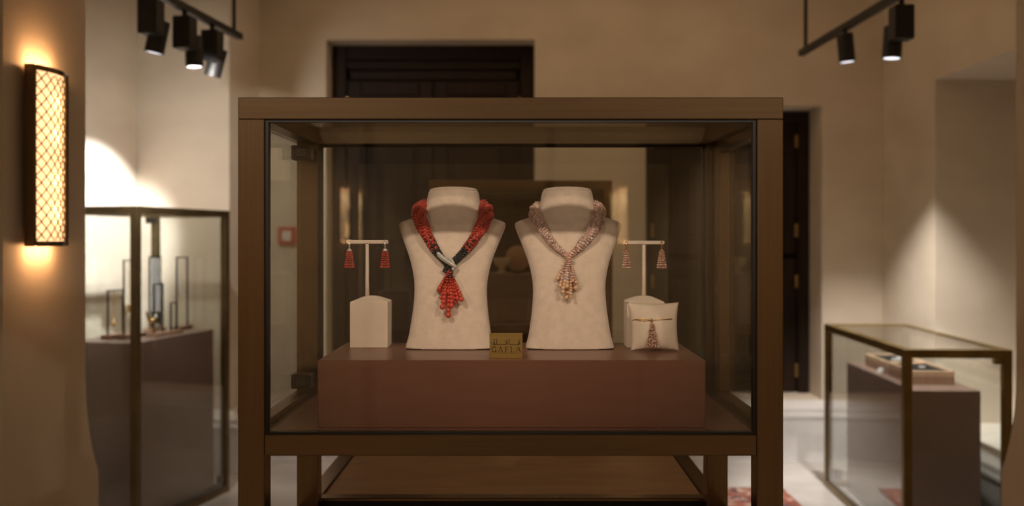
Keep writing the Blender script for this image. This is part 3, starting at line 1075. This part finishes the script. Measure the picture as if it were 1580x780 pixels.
# the Arabic word above, drawn from right to left: qaf, alif, fa, lam, ta marbuta
A += [(arc(790, 366, 16, 20, 0, 360, 14), 0.7), ([zz(806, 366), zz(804, 395), zz(782, 409), zz(604, 409)], T * 0.9), ([zz(592, 290), zz(592, 395), zz(604, 409)], T * 0.9)]
A += [([zz(782, 312), zz(786, 318)], 1.0), ([zz(800, 312), zz(804, 318)], 1.0)]
A += [(arc(538, 360, 16, 22, 0, 360, 14), 0.7), ([zz(554, 360), zz(552, 392), zz(530, 406), zz(352, 406)], T * 0.9), ([zz(538, 318), zz(542, 323)], 1.0)]
A += [([zz(344, 292), zz(344, 395), zz(352, 406)], T * 0.9), ([zz(344, 395), zz(325, 412), zz(300, 412)], T * 0.8)]
A += [([zz(290, 330), zz(294, 400), zz(322, 414)], T * 0.9), (arc(282, 388, 20, 24, 0, 360, 14), 0.7), ([zz(276, 306), zz(280, 312)], 1.0), ([zz(300, 306), zz(304, 312)], 1.0)]
bm = bmesh.new()
strokes(bm, A, 1)
obj('lettering', bm, M['engraving'], plq)

# ------------------------------------------------------------------ a second, smaller case far behind the first
bc, B2 = show_case('display_case', 'dark backed bronze display case seen through the back of the front case, by the doors',
                   (662 - VX) * 3.9 / F, (945 - VX) * 3.9 / F, 3.90, 4.35, 0.035, EYE + 89 * 3.9 / F, EYE + 75 * 3.9 / F, 0.96, 0.925, 0.30, M['umber'])
x0b, x1b = (662 - VX) * 3.9 / F, (945 - VX) * 3.9 / F
B2('back_panel', (x0b + 0.035, 4.318, 0.10), (x1b - 0.035, 4.334, EYE + 75 * 3.9 / F), M['wood_mid'])
B2('side_panel', (x0b + 0.018, 3.94, 0.10), (x0b + 0.026, 4.31, 0.925), M['wood_mid'])
B2('side_panel', (x1b - 0.026, 3.94, 0.10), (x1b - 0.018, 4.31, 0.925), M['wood_mid'])
zb_ = EYE - (422 - VY) * 4.05 / F
rp = bx('display_plinth', (x0b + 0.08, 0, 0), (x1b - 0.08, 0.22, zb_ - 0.961), M['umber'], None, 0.002)
rp.location = (0, 4.02, 0.961)
tag(rp, 'dark brown plinth inside the dark backed case behind the busts', 'plinth')
c0 = at(774, 420, 4.08)
bm = bmesh.new()
lathe(bm, [(0.022, 0.0), (0.024, 0.004), (0.012, 0.010), (0.012, 0.022), (0.030, 0.040), (0.036, 0.062), (0.034, 0.064), (0.027, 0.045), (0.008, 0.028)], (0, 0, 0), 24)
bo = obj('ring_dish', bm, M['satin'], None, True)
bo.location = (c0.x, 4.08, zb_)
tag(bo, 'pale cup shaped dish beside the round pink disc, seen between the busts', 'dish')
c1 = at(799, 398, 4.10)
rd = empty('round_jewellery_display', (c1.x, 4.11, zb_))
tag(rd, 'round blush pink display disc on a small foot, seen between the busts', 'display stand')
bm = bmesh.new()
cyl(bm, (0, -0.006, c1.z - zb_), (0, 0.006, c1.z - zb_), 0.052, n=40)
obj('disc', bm, M['pink_disc'], rd, True)
bm = bmesh.new()
box(bm, (-0.02, -0.015, 0.0), (0.02, 0.02, 0.008), 0.002); box(bm, (-0.004, 0.006, 0.006), (0.004, 0.012, c1.z - zb_), 0.001)
obj('foot', bm, M['wood_dark'], rd)


# ------------------------------------------------------------------ side cases
def side_case(name, label, A_, u, v, length, width, h, s, mat, top_glass=True):
    """Floor standing glass case; A_ its near corner, u its length direction, v its width direction."""
    root = empty(name, (A_.x, A_.y, 0))
    tag(root, label, 'display case')
    xf = Matrix(((u.x, v.x, 0, 0), (u.y, v.y, 0, 0), (0, 0, 1, 0), (0, 0, 0, 1)))

    def B(nm, lo, hi, m, bevel=0.001, parent=root):
        return bx(nm, lo, hi, m, parent, bevel, xf)
    for a in (0, length - s):
        for b in (0, width - s):
            B('post', (a, b, 0), (a + s, b + s, h - s), mat)
    for z in (0.0, h - s):
        nm = 'top_rail' if z else 'floor_rail'
        zz0 = z + (0.0 if z else 0.0002)
        for b in (0, width - s):
            B(nm, (s if not z else 0, b, zz0), (length - (s if not z else 0), b + s, zz0 + s), mat)
        for a in (0, length - s):
            B(nm, (a, s, zz0), (a + s, width - s, zz0 + s), mat)
    g = 0.006
    for b in (0.008, width - 0.008 - g):
        B('glass_pane', (s, b, s), (length - s, b + g, h - s), M['glass2'], 0)
    for a in (0.008, length - 0.008 - g):
        B('glass_pane', (a, s, s), (a + g, width - s, h - s), M['glass2'], 0)
    if top_glass:
        B('glass_pane', (s, s, h - 0.010), (length - s, width - s, h - 0.004), M['glass2'], 0)
    return root, B, xf


Al = Vector((-1.660, 4.330))
lc, BL, xfl = side_case('display_case', 'tall dark framed glass case of necklaces in the left alcove', Al, U, Vv, 0.815, 0.43, 1.440, 0.034, M['shaded_frame'])
BL('hinge', (0.70, 0.385, 1.375), (0.76, 0.41, 1.405), M['steel'])
BL('hinge', (0.77, 0.02, 0.045), (0.80, 0.05, 0.085), M['steel'])
LPZ = 0.835
lp = empty('display_plinth', (Al.x, Al.y, 0))
tag(lp, 'tall dark brown plinth inside the left glass case, carrying jewellery frames', 'plinth')
bx('body', (0.07, 0.055, 0.035), (0.75, 0.375, LPZ - 0.02), M['umber'], lp, 0.002, xfl)
bx('top_board', (0.07, 0.055, LPZ - 0.02), (0.75, 0.375, LPZ), M['umber'], lp, 0.002, xfl)


def lw(a, b, z=0.0):
    """Local place in the left case: a along its length, b across, z above its plinth."""
    p = Al + U * a + Vv * b
    return Vector((p.x, p.y, LPZ + z))


def frame_stand(a, b, w, h, label, along=True, base=True):
    p = lw(a, b)
    root = empty('necklace_stand', p, math.atan2(U.y, U.x) if along else math.atan2(Vv.y, Vv.x))
    tag(root, label, 'jewellery stand', 'black wire frames in the left case')
    bm = bmesh.new()
    r = 0.0035
    for x in (-w / 2, w / 2):
        box(bm, (x - r, -r, 0.015), (x + r, r, h))
    box(bm, (-w / 2 - r, -r, h - 2 * r), (w / 2 + r, r, h))
    obj('frame', bm, M['black'], root)
    bx('base', (-w / 2 - 0.02, -0.025, 0.0), (w / 2 + 0.02, 0.025, 0.018), M['wood_base'], root, 0.001)
    return root


# places read along the case from its near end
def along(px, b):
    """Where along the case a thing b metres in shows at picture column px."""
    k = (px - VX) / F
    bx_, by_ = Al.x + Vv.x * b, Al.y + Vv.y * b
    return (k * by_ - bx_) / (U.x - k * U.y)


frame_stand(along(178, 0.285), 0.285, 0.115, 0.225, 'low black wire jewellery frame at the left front of the left case')
frame_stand(along(203, 0.215), 0.215, 0.120, 0.365, 'tall black wire jewellery frame behind the corner post, right of the low one')
frame_stand(along(239, 0.285), 0.285, 0.095, 0.375, 'tall black wire frame with a crystal necklace, right of the corner post')
frame_stand(along(244, 0.135), 0.135, 0.075, 0.250, 'low black wire frame just right of the crystal necklace')
frame_stand(along(281, 0.215), 0.215, 0.100, 0.370, 'tall black wire frame farthest right in the left case')
frame_stand(along(268, 0.125), 0.125, 0.050, 0.155, 'smallest black wire frame before the tall right-hand one')


def strand(name, label, pts, r, mat, drop=None, drop_mat=None):
    p0 = Vector(pts[0])
    root = empty(name, p0)
    tag(root, label, 'necklace')
    bm = bmesh.new()
    path = catmull([tuple(Vector(p) - p0) for p in pts], 26)
    for c in path:
        ball(bm, c, r * rnd.uniform(0.8, 1.15), 1)
    obj('chain', bm, mat, root, True)
    if drop:
        for z, rr in drop:
            bm = bmesh.new()
            ball(bm, (0, 0, 0), rr, 2)
            o = obj('pendant', bm, drop_mat, root, True)
            o.location = Vector(pts[-1]) - p0 + Vector((0, 0, z))
    return root


M['crystal'] = plain('faceted_crystal', (0.88, 0.88, 0.90), rough=0.1, metal=0.25)
cr = empty('crystal_necklace', lw(along(240, 0.245), 0.245, 0.365))
tag(cr, 'sparkling crystal strand necklace hanging from a frame behind the corner post', 'necklace')
for k in range(4):
    bm = bmesh.new()
    for i in range(22):
        q = Vector((0.012 * (k - 1.5), 0.003 * math.sin(i), -0.012 * i - 0.004))
        g = bmesh.ops.create_icosphere(bm, subdivisions=1, radius=0.0052)
        for vv in g['verts']:
            vv.co += q
    obj('strand', bm, M['crystal'], cr)
for q, rr in (((0.0, 0, -0.285), 0.011), ((0.012, -0.01, -0.33), 0.012), ((-0.012, -0.01, -0.345), 0.010)):
    bm = bmesh.new(); ball(bm, q, rr, 2); obj('pendant', bm, M['crystal'], cr, True)
strand('gold_chain', 'fine gold chain hanging in the tall frame left of the corner post', [lw(along(198, 0.21), 0.21, 0.35), lw(along(198, 0.21), 0.21, 0.25), lw(along(198, 0.21), 0.21, 0.16)], 0.0035, M['gold'], ((-0.012, 0.009), (-0.03, 0.011)), M['gold'])
strand('gold_chain', 'short gold chain hanging in the low frame at far left', [lw(along(175, 0.285), 0.285, 0.215), lw(along(175, 0.285), 0.285, 0.15), lw(along(175, 0.285), 0.285, 0.08)], 0.003, M['gold'], ((-0.014, 0.012),), M['gold'])
strand('silver_chain', 'pale silver chain hanging in the tall frame farthest right', [lw(along(274, 0.215), 0.215, 0.355), lw(along(275, 0.215), 0.215, 0.26), lw(along(279, 0.215), 0.215, 0.20), lw(along(286, 0.215), 0.215, 0.16)], 0.0036, M['crystal'])
strand('gold_brooch_strand', 'gold beaded strand with round drops lying under the crystal necklace', [lw(along(226, 0.135), 0.135, 0.12), lw(along(231, 0.135), 0.135, 0.06), lw(along(236, 0.135), 0.135, 0.03)], 0.006, M['gold'], ((0.05, 0.013),), M['gold'])

# right case
Ar = Vector((1.557, 4.020)); ur = Vector((0.05, 1.21)).normalized(); vr = Vector((ur.y, -ur.x))
rc, BR, xfr = side_case('display_case', 'low brass framed glass case at right holding a pair of jewellery trays', Ar, ur, vr, 1.215, 0.43, 0.850, 0.034, M['gold_frame'])
BR('hinge', (0.01, 0.37, 0.79), (0.05, 0.40, 0.816), M['gold_frame'])
BR('hinge', (1.13, 0.03, 0.05), (1.17, 0.07, 0.10), M['steel'])
RPZ = 0.664
rpl = bx('display_plinth', (0.145, 0.085, 0.035), (1.10, 0.365, RPZ), M['umber'], None, 0.002, xfr)
rpl.location = (Ar.x, Ar.y, 0)
tag(rpl, 'dark brown plinth inside the low brass framed case at right', 'plinth')


def tray(a0, a1, b0, b1, label):
    root = empty('jewellery_tray', (Ar.x, Ar.y, RPZ))
    tag(root, label, 'tray', 'wooden jewellery trays in the right case')
    h0, h1, t = 0.036, 0.060, 0.014
    bm = bmesh.new(); box(bm, (a0, b0, 0.0005), (a1, b1, h0), 0.001, xfr); obj('base', bm, M['wood_base'], root)
    for lo, hi in (((a0, b0), (a1, b0 + t)), ((a0, b1 - t), (a1, b1)), ((a0, b0 + t), (a0 + t, b1 - t)), ((a1 - t, b0 + t), (a1, b1 - t))):
        bx('rim', (lo[0], lo[1], h0), (hi[0], hi[1], h1), M['wood_pale'], root, 0.001, xfr)
    bx('pad', (a0 + t, b0 + t, h0), (a1 - t, b1 - t, h1 - 0.006), M['pad'], root, 0.002, xfr)
    return root


tray(0.305, 0.615, 0.135, 0.320, 'nearer of two wooden jewellery trays in the right case, pale front rim')
tray(0.635, 0.955, 0.135, 0.320, 'farther of two wooden jewellery trays in the right case, behind the post')
for (a, b, g, lab) in ((0.46, 0.235, M['crystal'], 'small silver ring on the black pad of the nearer tray'),
                       (0.74, 0.215, M['crystal'], 'small silver clip on the black pad of the farther tray'),
                       (0.80, 0.255, M['crystal'], 'flat silver bracelet on the black pad of the farther tray')):
    p = Ar + ur * a + vr * b
    bm = bmesh.new()
    w = 0.013 if 'ring' in lab else 0.022
    tube(bm, [(w * math.cos(2 * PI * k / 18), w * math.sin(2 * PI * k / 18), 0.0035) for k in range(18)], 0.0032, 6, closed=True)
    o = obj('ring' if 'ring' in lab else 'bracelet', bm, g, None, True)
    o.location = (p.x, p.y, RPZ + 0.0545)
    tag(o, lab, 'jewellery')
p = Ar + ur * 0.66 + vr * 0.108
card = bx('price_card', (-0.003, -0.030, 0.0), (0.003, 0.030, 0.030), M['white'], None, 0.0005)
card.location = (p.x, p.y, RPZ + 0.0015); card.rotation_euler = (0, 0.45, math.atan2(ur.y, ur.x) - PI / 2)
tag(card, 'small white card leaning on the plinth beside the farther wooden tray', 'card')


# ------------------------------------------------------------------ track lights
def rail(label, p0, p1, rods):
    root = empty('lighting_track', p0)
    tag(root, label, 'lighting track')
    d = (p1 - p0)
    q = d.to_track_quat('Y', 'Z').to_matrix().to_4x4()
    bx('rail', (-0.017, 0, -0.016), (0.017, d.length, 0.016), M['black'], root, 0.002, q)
    for t in rods:
        p = d * t
        bm = bmesh.new()
        cyl(bm, p + Vector((0, 0, 0.012)), Vector((p.x, p.y, CEIL - p0.z)), 0.010, n=12)
        obj('rod', bm, M['black'], root, True)
    return root


TZ = 2.30
TL1 = Vector((-1.386, 4.95, TZ)); TL0 = Vector((-1.386 - 0.1 * 2.2, 2.75 + 0.9, TZ))
TL0 = TL1 - Vector((0.105, 1.0, 0)).normalized() * 1.35
rail('black lighting track hanging on rods above the left glass case', TL1, TL0, (0.055, 0.93))
TR1 = Vector((1.530, 5.39, TZ)); TR0 = TR1 - Vector((-0.030, 1.0, 0)).normalized() * 1.75
rail('black lighting track hanging on rods above the right glass case', TR1, TR0, (0.045, 0.95))


def spot(label, p, tilt, driver, energy, cone, aim, drop=0.04, yaw=0.0, blend=0.35, colour=None):
    """Track lamp: stem, box shaped driver, round head whose lens shines along the head's axis."""
    root = empty('track_spotlight', p, yaw)
    tag(root, label, 'spotlight', 'black track spotlights')
    bm = bmesh.new()
    cyl(bm, (0, 0, -0.016), (0, 0, -drop - 0.01), 0.012, n=14)
    obj('stem', bm, M['black'], root, True)
    hy, hz = 0.0, -drop
    if driver:
        bx('driver_box', (-0.040, -0.040, -drop - 0.140), (0.040, 0.040, -drop), M['black'], root, 0.004)
        hy, hz = 0.085, -drop - 0.065
        bm = bmesh.new(); cyl(bm, (0, 0.038, hz - 0.02), (0, 0.085, hz - 0.02), 0.010, n=12); obj('arm', bm, M['black'], root, True)
    rot = Matrix.Rotation(tilt[0], 4, 'Y') @ Matrix.Rotation(tilt[1], 4, 'X')
    bm = bmesh.new()
    r, Lh = 0.039, 0.135
    rings = []
    for rr, z in ((0.002, 0.0), (r - 0.004, 0.0), (r, -0.004), (r, -Lh), (r - 0.005, -Lh), (r - 0.005, -Lh + 0.006), (0.002, -Lh + 0.006)):
        rings.append([(rr * math.cos(2 * PI * k / 28), rr * math.sin(2 * PI * k / 28), z) for k in range(28)])
    loft(bm, rings)
    o = obj('lamp_head', bm, M['black'], root)
    o.location = (0, hy, hz); o.rotation_euler = rot.to_euler()
    bm = bmesh.new()
    cyl(bm, (0, 0, -Lh + 0.0045), (0, 0, -Lh + 0.0015), r - 0.0055, n=28)
    l = obj('lens', bm, M['lamp_lens'], o)
    if energy:
        m = Matrix.Translation(p) @ Matrix.Rotation(yaw, 4, 'Z')
        wp = m @ Vector((0, hy, hz)) + (m.to_3x3() @ (rot.to_3x3() @ Vector((0, 0, -Lh - 0.012))))
        light('track_spot_beam', 'SPOT', wp, energy, colour or COOL, aim, spot_size=math.radians(cone), spot_blend=blend, shadow_soft_size=0.02)
    return root


def on_track(P1, P0, y):
    t = (y - P1.y) / (P0.y - P1.y)
    return P1 + (P0 - P1) * t


spot('black spotlight nearest the left edge on the left track', on_track(TL1, TL0, 4.02), (0.22, 0.0), True, 110, 60, (-2.25, 4.75, 0.80), yaw=-0.1, blend=0.8, colour=(0.97, 0.96, 0.96))
spot('middle one of the three black spotlights on the left track', on_track(TL1, TL0, 4.33), (-0.03, 0.05), True, 34, 160, (-1.85, 5.50, 1.30), yaw=-0.1, blend=1.0)
spot('black spotlight nearest the end of the left track', on_track(TL1, TL0, 4.62), (0.30, 0.05), True, 260, 45, (-2.275, 5.36, 1.36), yaw=-0.1, blend=0.45, colour=(0.95, 0.96, 1.0))
spot('single round black spotlight nearest the end of the right track', on_track(TR1, TR0, 4.73), (-0.10, 0.02), False, 140, 60, (1.99, 5.37, 0.40), drop=0.03, blend=0.8)
spot('black spotlight with a box body on the right track, nearer the camera', on_track(TR1, TR0, 4.08), (0.06, 0.0), True, 150, 56, (1.80, 4.55, 0.70), drop=0.05)


# ------------------------------------------------------------------ wall sconces
def sconce(label, p, ry, bright, lat=True, W=0.115):
    """Upright bronze wall lamp with a diamond lattice over a glowing bowed diffuser. Local x leaves the wall, y runs along it."""
    root = empty('wall_sconce', p, ry)
    tag(root, label, 'wall lamp', None)
    H, D0, D1_ = 0.275, 0.015, 0.045
    bx('back_plate', (D0, -W, -H), (D0 + 0.006, W, H), M['bronze'], root)
    f = 0.016
    for lo, hi in (((-W, -H), (-W + f, H)), ((W - f, -H), (W, H)), ((-W + f, -H), (W - f, -H + f)), ((-W + f, H - f), (W - f, H))):
        bx('frame', (D0 + 0.006, lo[0], lo[1]), (D1_, hi[0], hi[1]), M['bronze'], root, 0.001)
    bx('wall_mount', (0.0, -0.05, -0.10), (D0, 0.05, 0.10), M['bronze'], root)
    bow = 0.022
    n = 16

    def face(y, lift=0.0):
        t = y / (W - f)
        return D1_ - 0.006 + bow * (1 - t * t) + lift
    bm = bmesh.new()
    rows = [[bm.verts.new((face(y), y, z)) for y in np.linspace(-W + f, W - f, n + 1)] for z in (-H + f, 0, H - f)]
    for a, b in zip(rows, rows[1:]):
        for k in range(n):
            bm.faces.new((a[k], a[k + 1], b[k + 1], b[k]))
    m, nt, bs = new_mat('glowing_diffuser')
    setp(bs, color=(0.85, 0.7, 0.5), rough=0.6)
    bs.inputs['Emission Color'].default_value = (1.0, 0.64, 0.32, 1)
    bs.inputs['Emission Strength'].default_value = bright
    trl = nt.nodes.new('ShaderNodeBsdfTranslucent'); trl.inputs[0].default_value = (0.9, 0.8, 0.62, 1)
    ad = nt.nodes.new('ShaderNodeAddShader')
    nt.links.new(bs.outputs[0], ad.inputs[0]); nt.links.new(trl.outputs[0], ad.inputs[1])
    nt.links.new(ad.outputs[0], nt.nodes['Material Output'].inputs['Surface'])
    obj('diffuser', bm, m, root, True)
    for zz_ in (-1, 1):
        a = [(-W + f, zz_ * (H - f)), (W - f, zz_ * (H - f))]
        bm = bmesh.new()
        ys = np.linspace(-W + f, W - f, n + 1)
        lo = [(D1_ - 0.006, y, zz_ * (H - f * 0.5)) for y in ys]; 
        ring1 = [(face(y, 0.006), y, zz_ * (H - f)) for y in ys] + [(D1_ - 0.008, W - f, zz_ * (H - f)), (D1_ - 0.008, -W + f, zz_ * (H - f))]
        ring2 = [(q[0], q[1], zz_ * H) for q in ring1]
        loft(bm, [ring1, ring2])
        obj('end_cap', bm, M['bronze'], root)
    if lat:
        bm = bmesh.new()
        span = 2 * (W - f); hh = H - f
        cell = span / 5
        for sgn in (-1, 1):
            k = -14
            while k < 20:
                # line z = z0 + sgn * (y - ymin)
                z0 = -hh + k * cell
                pts = []
                for i in range(25):
                    y = -W + f + span * i / 24
                    z = z0 + sgn * (y + W - f)
                    if -hh <= z <= hh:
                        pts.append((face(y, 0.003), y, z))
                if len(pts) > 1:
                    tube(bm, pts, 0.0021, 5)
                k += 1
        obj('lattice', bm, M['bronze'], root)
    # the lamp's own light that washes the wall above and below
    rot = Matrix.Rotation(ry, 4, 'Z')
    for sg in (-1, 1):
        for dy in (-0.06, 0.0, 0.06):
            wp = Vector(p) + rot @ Vector((0.040, dy * W / 0.115, sg * (H + 0.010)))
            light('sconce_wash', 'POINT', wp, 0.46 if W > 0.1 else 0.06, (1.0, 0.52, 0.22), shadow_soft_size=0.012)
        # two bulbs behind the bowed diffuser
        for dz in (0.07, 0.17):
            light('sconce_bulb', 'POINT', Vector(p) + rot @ Vector((D0 + 0.016, 0, sg * dz)), 0.14, (1.0, 0.62, 0.30), shadow_soft_size=0.006)
    return root


sconce('glowing bronze wall sconce with a diamond lattice on the left pier', (-1.50, 3.105, 1.5495), 0.0, 1.25)
sconce('glowing wall sconce on the wall behind the photographer, left of the doors', (-1.95, -8.0, 1.55), PI / 2, 3.2, W=0.062)
sconce('glowing wall sconce on the wall behind the photographer, right of the doors', (1.17, -8.0, 1.55), PI / 2, 3.2, W=0.062)

# ------------------------------------------------------------------ rug and fire call point
m, nt, b = new_mat('oriental_rug')
setp(b, rough=0.95, spec=0.1)
tc = nt.nodes.new('ShaderNodeTexCoord')
vo = nt.nodes.new('ShaderNodeTexVoronoi'); vo.inputs['Scale'].default_value = 34
nt.links.new(tc.outputs['Object'], vo.inputs['Vector'])
rp_ = nt.nodes.new('ShaderNodeValToRGB')
rp_.color_ramp.interpolation = 'CONSTANT'
els = rp_.color_ramp.elements
els[0].color = (0.30, 0.11, 0.08, 1); els[0].position = 0
els[1].color = (0.52, 0.38, 0.30, 1); els[1].position = 0.62
for pos, c in ((0.25, (0.40, 0.17, 0.12)), (0.40, (0.10, 0.09, 0.12)), (0.50, (0.34, 0.12, 0.09)), (0.80, (0.22, 0.09, 0.07))):
    e = els.new(pos); e.color = (*c, 1)
sep = nt.nodes.new('ShaderNodeSeparateColor')
nt.links.new(vo.outputs['Color'], sep.inputs[0]); nt.links.new(sep.outputs[0], rp_.inputs['Fac'])
nt.links.new(rp_.outputs['Color'], b.inputs['Base Color'])
rug = bx('rug', (0, 0, 0.0), (0.90, 1.95, 0.010), m, None, 0.003)
rug.location = (0.47, 3.20, 0.0005)
tag(rug, 'red patterned oriental rug on the stone floor before the right case', 'rug')
n_ = 46
bm = bmesh.new()
for k in range(n_):
    x = 0.90 * (k + 0.5) / n_
    box(bm, (x - 0.004, 1.95, 0.001), (x + 0.004, 1.985, 0.005))
fr = obj('fringe', bm, plain('dark_wool', (0.10, 0.06, 0.05), rough=0.95), rug)
fr['kind'] = 'stuff'

fc = at(445, 363, YB)
fa = empty('fire_call_point', (fc.x, YB, fc.z))
tag(fa, 'square red fire alarm call point on the back wall, seen through the case', 'fire alarm')
bx('housing', (-0.052, -0.045, -0.052), (0.052, 0.0, 0.052), M['red'], fa, 0.004)
bx('face_plate', (-0.026, -0.047, -0.030), (0.026, -0.044, 0.026), M['white'], fa, 0.001)
